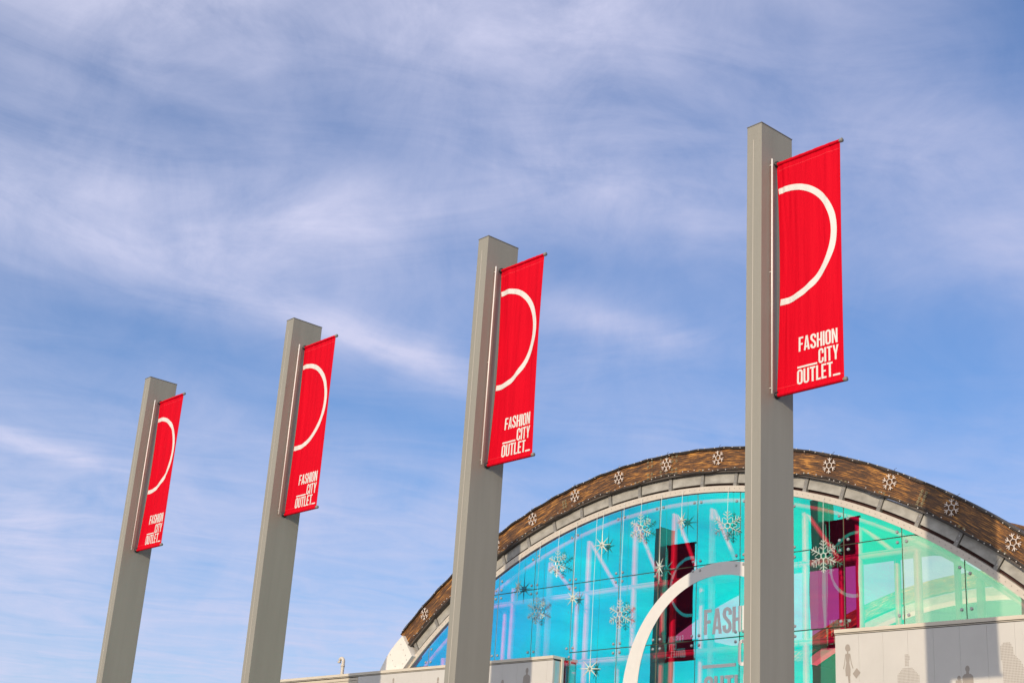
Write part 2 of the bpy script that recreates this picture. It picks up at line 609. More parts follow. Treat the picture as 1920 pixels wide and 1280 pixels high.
def annulus(c_out, r_out, c_in, r_in, a0, a1, n=64):
    tr = []
    for i in range(n):
        A, B = (math.radians(a0 + (a1 - a0) * k / n) for k in (i, i + 1))
        q = [Vector((c_out[0] + r_out * math.cos(A), c_out[1] + r_out * math.sin(A))), Vector((c_out[0] + r_out * math.cos(B), c_out[1] + r_out * math.sin(B))),
             Vector((c_in[0] + r_in * math.cos(B), c_in[1] + r_in * math.sin(B))), Vector((c_in[0] + r_in * math.cos(A), c_in[1] + r_in * math.sin(A)))]
        tr += [[q[0], q[1], q[2]], [q[0], q[2], q[3]]]
    return tr


# ------------------------------------------------------------------ the setting: paving
g = MB()
g.add([(-2500, -2500, 0), (2500, -2500, 0), (2500, 2500, 0), (-2500, 2500, 0)], [(0, 1, 2, 3)])
o = g.build('ground', 'ground')
o['kind'] = 'structure'

# ------------------------------------------------------------------ the arched hall
D = 25.55                                   # plane of the glass front
CX, CZ = -23.57, -5.83 + EYE                # centre of the arch
R_GL, R_TR, R_IN, R_OUT = 14.86, 15.005, 15.37, 15.915
DEPTH = 8.0
HALL = thing('arched_hall', 'large arched glass hall with dark wooden arch rim and white cladding', 'building', (CX, D, 0))


def hall(mb, name, mat, parent=None, smooth=False):
    """build in world coordinates, parent to the hall"""
    par = parent or HALL
    o_ = mb.build(name, mat, par, smooth) if isinstance(mb, MB) else link(name, mb, mat, par)
    o_.matrix_parent_inverse = Matrix.Translation(Vector((CX, D, 0))).inverted() if par is HALL else Matrix.Identity(4)
    return o_


def pol(a, r, cx=CX, cz=CZ):
    return cx + r * math.cos(math.radians(a)), cz + r * math.sin(math.radians(a))


def arc_bar(a0, a1, r0, r1, y0, y1, step=1.0, uv=True, cx=CX, cz=CZ):
    n = max(1, int(abs(a1 - a0) / step))
    vs_, fs, uvs = [], [], []
    for i in range(n + 1):
        a = a0 + (a1 - a0) * i / n
        for r, y in ((r0, y0), (r1, y0), (r1, y1), (r0, y1)):
            x, z = pol(a, r, cx, cz)
            vs_.append((x, y, z))
    def addf(f, uvf):
        fs.append(f)
        uvs.extend(uvf)
    th = lambda i: math.radians(a0 + (a1 - a0) * i / n) * r1
    rad = [r0, r1, r1 + (y1 - y0), r0 - (y1 - y0)]
    for i in range(n):
        for k in range(4):
            j = (k + 1) % 4
            A, B, C_, D_ = i * 4 + k, i * 4 + j, (i + 1) * 4 + j, (i + 1) * 4 + k
            ra, rb = [(r0, r1), (r1, r1 + y1 - y0), (r1, r0), (r0 - y1 + y0, r0)][k]
            addf((A, D_, C_, B), [(th(i), ra), (th(i + 1), ra), (th(i + 1), rb), (th(i), rb)])
    addf((0, 1, 2, 3), [(0, r0), (0, r1), (.2, r1), (.2, r0)])
    e = n * 4
    addf((e + 3, e + 2, e + 1, e), [(0, r0), (0, r1), (.2, r1), (.2, r0)])
    me = pydata(vs_, fs)
    bm = bmesh.new()
    bm.from_mesh(me)
    ul = bm.loops.layers.uv.new('UVMap')
    k = 0
    for f in bm.faces:
        for lp in f.loops:
            lp[ul].uv = uvs[k]
            k += 1
    bmesh.ops.recalc_face_normals(bm, faces=bm.faces[:])
    bm.to_mesh(me)
    bm.free()
    return me


YF = D - .09                                 # front of the wooden rim
A_L, A_R = 129.7, 40.0
wood = hall(arc_bar(A_L, A_R, R_IN, R_OUT, YF, D + .12, 1.0), 'wood_arch', 'wood')
hall(arc_bar(A_L, A_R, R_OUT + .002, R_OUT + .026, YF - .03, D + .14, 1.0), 'edge_flashing', 'flash')
hall(arc_bar(A_L - .2, A_R, R_IN - .045, R_IN - .002, YF - .02, D + .11, 1.0), 'edge_flashing', 'flash')
hall(arc_bar(131.0, A_R, R_GL + .0, R_TR, D - .06, D + .10, 1.0), 'cream_trim', 'trim')
hall(arc_bar(130.2, A_R, R_TR + .002, R_IN - .05, D + .085, D + .10, 1.0), 'dark_backing', 'rust')
rv = MB()
rv.disc((0, 0), .015, 0, .01, 7)
RIVET = rv.mesh()
RIVET.materials.append(MAT['aluminium'])
rng = random.Random(5)
for k in range(-5, 18):                       # galvanised infill between steel brackets
    a = 109.0 - 3.94 * k
    if a < A_R + 1:
        break
    if a < 130.5:
        b = MB()
        hw = .048
        ex, ez = math.sin(math.radians(a)), -math.cos(math.radians(a))
        q = []
        for (t_, r) in ((-hw, R_TR - .02), (hw, R_TR - .02), (hw, R_IN + .004), (-hw, R_IN + .004)):
            x, z = pol(a, r)
            q.append((x + ex * t_, z + ez * t_))
        b.prism(q, D - .03, D + .07)
        br = hall(b, 'bracket', 'bracket')
        for t_ in (.30, .62, .88):
            x, z = pol(a, R_TR + (R_IN - R_TR) * t_)
            link('rivet', RIVET, None, br).location = (x, D - .038, z)
    a1, a2 = a - .25, a - 3.94 + .25
    if a1 > 130.2:
        continue
    dj = rng.uniform(-.006, .006)
    hall(arc_bar(a1, max(a2, A_R), R_TR + .075, R_IN - .05, D - .005 + dj, D + .06, .6), 'infill_panel', 'infill')
# rivets along the cream trim
rv = MB()
for k in range(0, 150):
    a = 130.5 - .6 * k
    x, z = pol(a, R_GL + .075)
    rv.disc((x, z), .010, D - .066, D - .059, 6)
ob = hall(rv, 'trim_rivets', 'bracket')
ob['kind'] = 'stuff'
# washers bolted into the wood
def washer(a, r, rad=.034):
    x, z = pol(a, r)
    b = MB()
    n = 10
    ring = [(x + q * math.cos(2 * PI * k / n), z + q * math.sin(2 * PI * k / n)) for q in (rad, rad * .55) for k in range(n)]
    vs_ = [(c[0], YF - .012, c[1]) for c in ring] + [(c[0], YF, c[1]) for c in ring[:n]] + [(c[0], YF - .004, c[1]) for c in ring[n:]]
    fs = []
    for k in range(n):
        j = (k + 1) % n
        fs += [(k, j, n + j, n + k), (k, 2 * n + k, 2 * n + j, j), (n + k, n + j, 3 * n + j, 3 * n + k)]
    b.add(vs_, fs)
    b.disc((x, z), rad * .33, YF - .020, YF - .001, 6)
    return b.build('washer', 'brass', wood)


MAT['brass'] = principled('washer_metal', (.34, .27, .15), .45, .3, 30, metal=.5)
for a in (103.2, 102.85):
    for r in (15.52, 15.60, 15.68):
        washer(a, r)
for a in (91.9, 91.4, 90.3, 89.6, 88.9, 88.4):
    for r in (15.43, 15.53, 15.74, 15.86):
        washer(a, r)
for a in (62.2, 61.8):
    for r in (15.42, 15.50, 15.58, 15.66, 15.74):
        washer(a, r)
for k in range(-4, 16):
    a = 109.0 - 3.94 * k
    if a > A_R + 1 and a < 128:
        washer(a + .22, R_IN + .035, .028)
        washer(a - .22, R_IN + .035, .028)

# white steel shoe at the left foot of the arch
sh = MB()
zz = lambda q: [(x, z + EYE) for x, z in q]
SK = (D - .2) / D
sh.prism(zz([(x * SK, z * SK) for x, z in [(-35.0, 5.10), (-33.95, 5.10), (-33.63, 5.47), (-33.27, 5.80), (-33.80, 6.42), (-34.02, 6.27), (-34.30, 6.04), (-34.52, 5.80), (-34.70, 5.55), (-34.86, 5.30)]]), D - .20, D + .10)
shoe = hall(sh, 'white_arch_shoe', 'white_shoe')
for x, z in ((-33.83, 6.17), (-33.70, 6.00), (-33.57, 5.84), (-34.30, 5.90), (-34.16, 5.72), (-34.02, 5.55), (-33.50, 5.70), (-33.66, 5.60), (-33.78, 5.45), (-33.93, 5.40)):
    link('rivet', RIVET, None, shoe).location = (x * SK, D - .208, z * SK + EYE)

# glass front
XJ = [-33.9, -32.48, -31.04, -29.62, -28.19, -26.72, -25.05, -23.72, -22.49, -21.17, -19.72, -18.28, -16.82, -15.38, -13.95, -12.5]
ZJ = [v + EYE for v in (9.00, 7.22, 5.46, 3.69, 1.92, .15, -1.62)]


def arc_z(x, r=R_GL):
    d = x - CX
    return CZ + math.sqrt(max(r * r - d * d, 0.0)) if abs(d) < r else -99


def pane_mesh(poly, mat_front):
    """closed glass plate: film on the outer face, clear edges and back"""
    b = MB()
    b.prism(poly, 0, .012)
    me = b.mesh()
    me.materials.append(MAT[mat_front])
    me.materials.append(MAT['edge'])
    me.materials.append(MAT['edge_green'])
    for i, p in enumerate(me.polygons):
        p.material_index = min(i, 2)
    return me


bolt_b = MB()
n = 10
prof = [(.036, 0), (.036, -.010), (.024, -.022), (.0, -.025)]
vs_, fs = [], []
for r, y in prof[:3]:
    vs_ += [(r * math.cos(2 * PI * k / n), y, r * math.sin(2 * PI * k / n)) for k in range(n)]
for j in range(2):
    for k in range(n):
        fs.append((j * n + k, j * n + (k + 1) % n, (j + 1) * n + (k + 1) % n, (j + 1) * n + k))
fs.append(tuple(2 * n + k for k in range(n)))
bolt_b.add(vs_, fs)
BOLT = bolt_b.mesh()
BOLT.materials.append(MAT['aluminium'])
GAP = .011
rng = random.Random(2)
ROT = {}
for i in range(len(XJ) - 1):
    x0, x1 = XJ[i] + GAP, XJ[i + 1] - GAP
    for j in range(len(ZJ) - 1):
        x0 = (-26.84 if j >= 2 and i == 5 else XJ[i]) + GAP
        z1, z0 = ZJ[j] - GAP, ZJ[j + 1] + GAP
        if j >= 2 and not (-26.8 < XJ[i] + .02 and XJ[i + 1] < -18.1):
            continue                                        # behind the white cladding
        if j == 0:
            z1 = ZJ[0] + .5
        N = 10
        top = []
        for k in range(N + 1):
            x = x1 + (x0 - x1) * k / N
            top.append((x, min(z1, arc_z(x) - .004)))
        if max(q[1] for q in top) < z0 + .03:
            continue
        poly = [(x0, z0), (x1, z0)] + [q for q in top if q[1] > z0 + .002]
        if top[0][1] <= z0:                                  # clipped at the right corner
            xr = CX + math.sqrt(R_GL ** 2 - (z0 - CZ) ** 2) - .004
            poly[1] = (xr, z0)
        if top[-1][1] <= z0:
            xl = CX - math.sqrt(R_GL ** 2 - (z0 - CZ) ** 2) + .004
            poly[0] = (xl, z0)
        if j == 1 and not (-26.8 < XJ[i] + .02 and XJ[i + 1] < -18.1) and len(poly) > 3 and poly[0][0] == x0:
            poly[0] = (x0, z0 - .30)
            poly[1] = (poly[1][0], z0 - .30)
        cxp = sum(q[0] for q in poly) / len(poly)
        czp = sum(q[1] for q in poly) / len(poly)
        me = pane_mesh([(x - cxp, z - czp) for x, z in poly], 'film_pale' if XJ[i] > -16.9 and j >= 1 else 'film')
        pn = link('pane', me, None, HALL)
        pn.location = (cxp - CX, -.006, czp)
        pn.rotation_euler = (rng.uniform(-.0012, .0012), 0, rng.uniform(-.0012, .0012))
        for bx, bz in ((x0 + .10, z0 + .10), (x1 - .10, z0 + .10), (x0 + .10, z1 - .10), (x1 - .10, z1 - .10)):
            if bz > arc_z(bx) - .10 or (j == 0 and bz > ZJ[0]):
                if bz > z0 + .3:
                    bz = arc_z(bx) - .22
                if bz < z0 + .3:
                    continue
            bo = link('bolt', BOLT, None, pn)
            bo.location = (bx - cxp, -.001, bz - czp)
# silicone seals behind the joints
for i, x in enumerate(XJ[1:-1], 1):
    low = ZJ[-1] if -26.8 < x < -18.1 else 5.2 + EYE
    hi = arc_z(x)
    if hi > low:
        b = MB()
        b.box(x - GAP - .004, x + GAP + .004, D + .008, D + .018, low, hi)
        hall(b, 'joint_seal', 'seal')
for j, z in enumerate(ZJ[1:], 1):
    dx_ = math.sqrt(max(R_GL ** 2 - (z - CZ) ** 2, 0))
    xa, xb = (CX - dx_, CX + dx_) if j < 2 else (-26.72, -18.28)
    b = MB()
    b.box(xa, xb, D + .009, D + .017, z - GAP - .004, z + GAP + .004)
    hall(b, 'joint_seal', 'seal')

# white tubular frame behind the glass
YT = D + .55
XB = XJ[0]
for i in range(len(XJ)):
    x = XJ[i]
    top = arc_z(x, 14.62)
    if top < 5.3 + EYE:
        continue
    b = MB()
    b.tube([(x, YT, 0), (x, YT, top)], .085, 12, False)
    hall(b, 'frame_tube', 'tube', smooth=True)
    if i + 1 < len(XJ):
        xm = (x + XJ[i + 1]) / 2
        b = MB()
        b.tube([(xm, YT + .35, 0), (xm, YT + .35, ZJ[1] - .12)], .07, 12, False)
        hall(b, 'frame_tube', 'tube', smooth=True)
        if top > ZJ[1] + .5:
            b = MB()
            b.tube([(x + .05, YT, top - .05), (xm, YT + .30, ZJ[1] - .10)], .06, 10, False)
            hall(b, 'brace_tube', 'tube', smooth=True)
for z in ZJ[1:4]:
    zt = z - .16
    dx_ = math.sqrt(14.62 ** 2 - (zt - CZ) ** 2)
    for yy, rr in ((YT, .08), (YT + .35, .09)):
        b = MB()
        b.tube([(CX - dx_, yy, zt), (CX + dx_, yy, zt)], rr, 12, False)
        hall(b, 'frame_tube', 'tube', smooth=True)
b = MB()
b.tube([(pol(a, 14.72)[0], D + .28, pol(a, 14.72)[1]) for a in [135 - 1.5 * k for k in range(61)]], .06, 12, False)
hall(b, 'curved_frame_tube', 'tube', smooth=True)

# vault roof running back to the open rear gable, and the rear wooden rim
hall(arc_bar(158, 22, 15.10, 15.30, D + .14, D + DEPTH, 2.0), 'vault_roof', 'roof_in')
hall(arc_bar(134, 30, R_IN, R_OUT, D + DEPTH - .8, D + DEPTH - .55, 1.0), 'rear_wood_arch', 'wood')
hall(arc_bar(150, 30, R_GL + .02, R_IN - .01, D + DEPTH - .05, D + DEPTH + .05, 1.0), 'rear_trim', 'roof_in')
b = MB()
b.box(-37.5, -9.7, D + .3, D + DEPTH + .15, .004, .06)  # unseen floor, added to bounce sunlight up onto the vault underside
hall(b, 'hall_bounce_floor', 'bouncefloor')
b = MB()
b.box(-38.2, -9.0, D + DEPTH + .2, D + DEPTH + .4, 0, 3.6)
hall(b, 'rear_wall', 'roof_in')

# white logo on the glass
for c, polys in text_line('FASHION', -22.23, -20.42, 5.57 + EYE, .585) + text_line('CITY', -21.20, -20.30, 4.80 + EYE, .585) + text_line('OUTLET', -22.20, -20.52, 4.03 + EYE, .585):
    hall(tri_mesh(triangulate(polys), lambda x, z: (x, D - .012, z), Vector((0, -1, 0))), 'logo_letter', 'print')
for x0, x1, z in ((-22.25, -21.27, 4.80), (-20.48, -20.12, 4.03)):
    b = MB()
    b.box(x0, x1, D - .014, D - .0105, z + EYE, z + EYE + .075)
    hall(b, 'logo_underscore', 'print')
tr = annulus((-21.74, 4.153 + EYE), 3.081, (-21.80, 4.43 + EYE), 2.50, 69, 262, 90)
hall(tri_mesh(tr, lambda x, z: (x, D - .012, z), Vector((0, -1, 0))), 'logo_ring', 'print')

# ---- cladding either side of the entrance
YC = 25.14


def cladding(x0, x1, zt0, zt1, joints, face_x0):
    """coping, shadow gaps and white panels; top edge runs from zt0 at x0 to zt1 at x1"""
    zt = lambda x: zt0 + (zt1 - zt0) * (x - x0) / (x1 - x0) + EYE
    def slab(xa, xb, ya, yb, da, db):
        b = MB()
        b.add([(xa, ya, zt(xa) - db), (xb, ya, zt(xb) - db), (xb, yb, zt(xb) - db), (xa, yb, zt(xa) - db),
               (xa, ya, zt(xa) - da), (xb, ya, zt(xb) - da), (xb, yb, zt(xb) - da), (xa, yb, zt(xa) - da)],
              [(0, 3, 2, 1), (4, 5, 6, 7), (0, 1, 5, 4), (1, 2, 6, 5), (2, 3, 7, 6), (3, 0, 4, 7)])
        return b
    hall(slab(x0 - .01, x1 + .01, YC - .03, D - .02, 0, .075), 'coping', 'cream')
    hall(slab(x0 + .01, x1 - .01, YC + .01, D - .03, .077, .115), 'shadow_gap', 'dark')
    hall(slab(x0, x1, YC - .015, YC + .012, .090, .103), 'coping_bead', 'cream')
    xs = [face_x0] + [q for q in joints if face_x0 < q < x1] + [x1]
    for a, b_ in zip(xs[:-1], xs[1:]):
        b = MB()
        za, zb = zt(a) - .117, zt(b_) - .117
        q = [(a + .0015, 0.0), (b_ - .0015, 0.0), (b_ - .0015, zb), (a + .0015, za)]
        b.prism(q, YC - .004, YC + .03)
        hall(b, 'cladding_panel', 'white')
    b = MB()
    b.prism([(x0 + .02, 0), (x1 - .004, 0), (x1 - .004, zt(x1) - .12), (x0 + .02, zt(x0) - .12)], YC + .034, D - .025)
    hall(b, 'cladding_core', 'cream')


cladding(-39.6, -26.86, 5.39, 5.345, [-33.35 + .57 * k for k in range(-3, 14)], -35.22)
cladding(-18.25, -9.5, 5.32, 5.22, [-18.25 + .586 * k for k in range(1, 16)], -18.25)
for k in range(9):                               # louvres left of the white panels
    b = MB()
    z = 5.24 + EYE - .085 * k
    b.prism([(-39.6, z - .07), (-35.24, z - .07), (-35.24, z), (-39.6, z)], YC + .0, YC + .028)
    hall(b, 'louvre_slat', 'louver')
# steel upright at the end of the return
b = MB()
b.box(-26.85, -26.80, D - .16, D - .10, 0, 5.30 + EYE)
hall(b, 'corner_post', 'cream')
b = MB()
b.box(-26.859, -26.852, YC + .05, D - .17, 0, 5.22 + EYE)  # added facing, mirrors the glass in place of green sunlight bounced off it
hall(b, 'return_reflector', 'return')


# ---- figures printed on the cladding
def figure(polys, dy=.0):
    tr = []
    vs_, fs = [], []
    b = MB()
    for i, pl in enumerate(polys):
        y = YC - .0055 - .0006 * i - dy
        tri = triangulate([([(x, z + EYE) for x, z in pl], [])])
        for t in tri:
            a, b_, c = t
            if (b_ - a).x * (c - a).y - (b_ - a).y * (c - a).x < 0:
                t = [a, c, b_]
            b.add([(q.x, y, q.y) for q in t], [(0, 1, 2)])
    return hall(b, 'printed_figure', 'figure')


def ell(cx, cz, rx, rz, n=14):
    return [(cx + rx * math.cos(2 * PI * k / n), cz + rz * math.sin(2 * PI * k / n)) for k in range(n)]


def woman(cx, zt, s=1.0):
    f = lambda q: [(cx + x * s, zt + z * s) for x, z in q]
    return [f(ell(0, -.075, .062, .075)), f(ell(.028, -.10, .042, .045)), f([(-.018, -.14), (.018, -.14), (.02, -.20), (-.02, -.20)]),
            f([(-.055, -.19), (.055, -.19), (.05, -.29), (.035, -.37), (-.035, -.37), (-.05, -.29)]),
            f([(-.036, -.37), (.036, -.37), (.065, -.50), (.055, -.64), (-.055, -.64), (-.062, -.50)]),
            f([(.048, -.20), (.066, -.21), (.095, -.38), (.135, -.49), (.118, -.50), (.078, -.39)]),
            f([(-.05, -.20), (-.062, -.22), (-.085, -.38), (-.115, -.49), (-.098, -.50), (-.068, -.38)]),
            f([(.215, -.49), (.305, -.585), (.20, -.70), (.115, -.60)]),
            f([(-.005, -.64), (.05, -.64), (.055, -.80), (.09, -1.10), (.06, -1.10), (.02, -.82)])]


def man(cx, zt, s=1.0):
    f = lambda q: [(cx + x * s, zt + z * s) for x, z in q]
    return [f(ell(0, -.09, .068, .09)), f([(-.04, -.16), (.04, -.16), (.05, -.24), (-.05, -.24)]),
            f([(-.09, -.22), (.09, -.22), (.16, -.28), (.17, -.60), (.13, -1.0), (-.13, -1.0), (-.17, -.60), (-.16, -.28)])]


def inside(x, z, poly):
    c = False
    n_ = len(poly)
    for i in range(n_):
        (x1, z1), (x2, z2) = poly[i], poly[(i + 1) % n_]
        if (z1 > z) != (z2 > z) and x < (x2 - x1) * (z - z1) / (z2 - z1) + x1:
            c = not c
    return c


def halftone(polys, step, dot, box):
    b = MB()
    z = box[1]
    while z < box[3]:
        x = box[0]
        while x < box[2]:
            if any(inside(x, z, p_) for p_ in polys):
                d = dot / 2
                b.add([(x - d, YC - .0058, z + EYE - d), (x + d, YC - .0058, z + EYE - d), (x + d, YC - .0058, z + EYE + d), (x - d, YC - .0058, z + EYE + d)], [(0, 1, 2, 3)])
            x += step
        z += step
    o_ = hall(b, 'halftone_figure', 'figure')
    o_['kind'] = 'stuff'
    return o_


figure(woman(-17.94, 5.00, 1.02))
hm = man(-16.52, 4.72, 1.0)
hm[2] = [(-16.63, 4.44), (-16.41, 4.44), (-16.26, 4.30), (-16.22, 3.7), (-16.80, 3.7), (-16.76, 4.28)]
halftone(hm, .030, .0185, (-16.95, 3.7, -16.1, 4.75))
figure(man(-15.18, 4.40, .72))
figure([ell(-15.37, 4.17, .04, .05), [(-15.44, 4.13), (-15.32, 4.13), (-15.28, 3.8), (-15.50, 3.8)], [(-15.50, 4.08), (-15.56, 4.0), (-15.56, 3.8), (-15.49, 3.8)]])
halftone([[(-14.48, 4.70), (-14.40, 4.78), (-14.26, 4.78), (-14.20, 4.68), (-14.18, 4.55), (-14.05, 4.40), (-13.95, 4.22), (-13.9, 3.6), (-14.46, 3.6), (-14.42, 4.3), (-14.46, 4.5)]], .030, .0195, (-14.6, 3.6, -13.8, 4.8))
figure(man(-27.83, 5.09, .80))
figure(man(-28.76, 4.84, .80))
figure(man(-33.49, 5.13, .62))
figure(man(-31.46, 5.05, .70))

# low grey roof behind the left wing
b = MB()
b.add([(-47.5, 31.0, 5.1 + EYE), (-40.2, 31.0, 5.3 + EYE), (-40.2, 35.0, 5.3 + EYE), (-47.5, 35.0, 6.3 + EYE), (-47.5, 31.0, 6.62 + EYE), (-42.2, 31.0, 6.33 + EYE), (-42.2, 35.0, 6.33 + EYE), (-47.5, 35.0, 6.62 + EYE)],
      [(0, 1, 5, 4), (4, 5, 6, 7), (1, 2, 6, 5), (2, 3, 7, 6), (3, 0, 4, 7), (0, 3, 2, 1)])
hall(b, 'wing_roof', 'roofgrey')

# ------------------------------------------------------------------ second hall behind, seen through the glass
RX, RY, RZ = -26.05, 44.44, -4.97 + EYE
REAR = thing('rear_arched_hall', 'second arched hall behind, its wooden rim seen through the green right-hand panes', 'building', (RX, RY, 0))


def rear(me, name, mat):
    o_ = link(name, me, mat, REAR)
    o_.matrix_parent_inverse = Matrix.Translation(Vector((RX, RY, 0))).inverted()


rear(arc_bar(150, 30, R_IN, R_OUT, RY - .1, RY + .1, 1.0, cx=RX, cz=RZ), 'wood_arch', 'wood')
rear(arc_bar(150, 30, R_TR + .05, R_IN - .04, RY, RY + .08, 1.0, cx=RX, cz=RZ), 'infill_band', 'infill')
rear(arc_bar(150, 30, R_GL, R_TR + .03, RY - .06, RY + .1, 1.0, cx=RX, cz=RZ), 'cream_trim', 'trim')
q = [(RX + 13.9, 0), ] + [pol(a, 14.84, RX, RZ) for a in range(24, 157, 3) if pol(a, 14.84, RX, RZ)[1] > 0] + [(RX - 13.9, 0)]
b = MB()
b.prism(q, RY, RY + .05)
rear(b.mesh(), 'dark_glass_front', 'backglass')

b = MB()
b.box(-40.0, -29.8, D + DEPTH + .45, RY - .3, 0, 7.33 + EYE)
rear(b.mesh(), 'link_wing', 'roofgrey')

# ------------------------------------------------------------------ banner pillars
P_TH, P_W, P_H = .285, .758, 11.2745 + EYE
SPOTS = [(-12.539, 15.565, -.017), (-19.038, 15.569, -.010), (-25.737, 15.661, .029), (-32.174, 15.618, .019)]
WHO = ['nearest and tallest, in front of the glass entrance', 'second from the right, before the left end of the arch',
       'third from the right, against open sky', 'farthest and leftmost, against open sky']
BWHO = ['on the nearest, rightmost pillar', 'on the second pillar from the right', 'on the third pillar from the right', 'on the farthest, leftmost pillar']
shaft_me = bevelled_box(-P_TH, 0, 0, P_W, 0, P_H, .005)
cap_me = bevelled_box(-P_TH - .006, .006, -.006, P_W + .006, P_H + .001, P_H + .016, .002)
sm = MB()
sm.box(-P_TH * .56 - .005, -P_TH * .56 + .005, -.0035, .003, 0, P_H - .25)
seam_me = sm.mesh()
rd = MB()
rd.tube([(.045, .2007, 6.8613 + EYE), (.045, .2007, 10.7005 + EYE)], .0135, 10)
for z in (6.95, 8.8, 10.6):
    rd.tube([(-.001, .2007, z + EYE), (.045, .2007, z + EYE)], .007, 6)
rod_me = rd.mesh(True)
for me, mt in ((shaft_me, 'pillar'), (cap_me, 'pillar_cap'), (seam_me, 'seam'), (rod_me, 'rod')):
    me.materials.append(MAT[mt])

L_B, H_B, BY = 1.19, 3.793, .3702


def make_cloth(seed):
    r = random.Random(seed)
    ridges = []
    for k in range(9):
        ridges.append((r.uniform(.02, 1.15), r.uniform(-.05, .06), r.uniform(.028, .05), r.uniform(.005, .010) * r.choice((-1, 1)), r.uniform(.5, 2.2)))
    for k in range(4):
        ridges.append((r.uniform(.03, .40), r.uniform(.0, .05), r.uniform(.03, .06), r.uniform(.006, .012) * r.choice((-1, 1)), r.uniform(1.5, 4.0)))
    long_ = [(r.uniform(.2, 1.1), r.uniform(-.04, .04), r.uniform(.06, .15), r.uniform(.007, .014) * r.choice((-1, 1))) for k in range(6)]
    ph = r.uniform(0, 6)
    bow = r.uniform(.056, .076)

    def f(u, v):
        s = math.sin(PI * min(max(v / H_B, 0), 1))
        xl, xr = bow * s, .014 * s
        x = .004 + xl + u * (L_B - .004 - xl - xr) / L_B
        y = .016 * s * math.sin(PI * u / L_B + ph)
        for c, sl, wd, am, ln in ridges:
            y += am * math.exp(-((u - c - sl * v) / wd) ** 2) * math.exp(-v / ln)
        for c, sl, wd, am in long_:
            y += am * s * math.exp(-((u - c - sl * (v - 1.9)) / wd) ** 2)
        fade = min(1, v / .10, (H_B - v) / .12)
        y *= max(fade, .12)
        return x, y
    return f


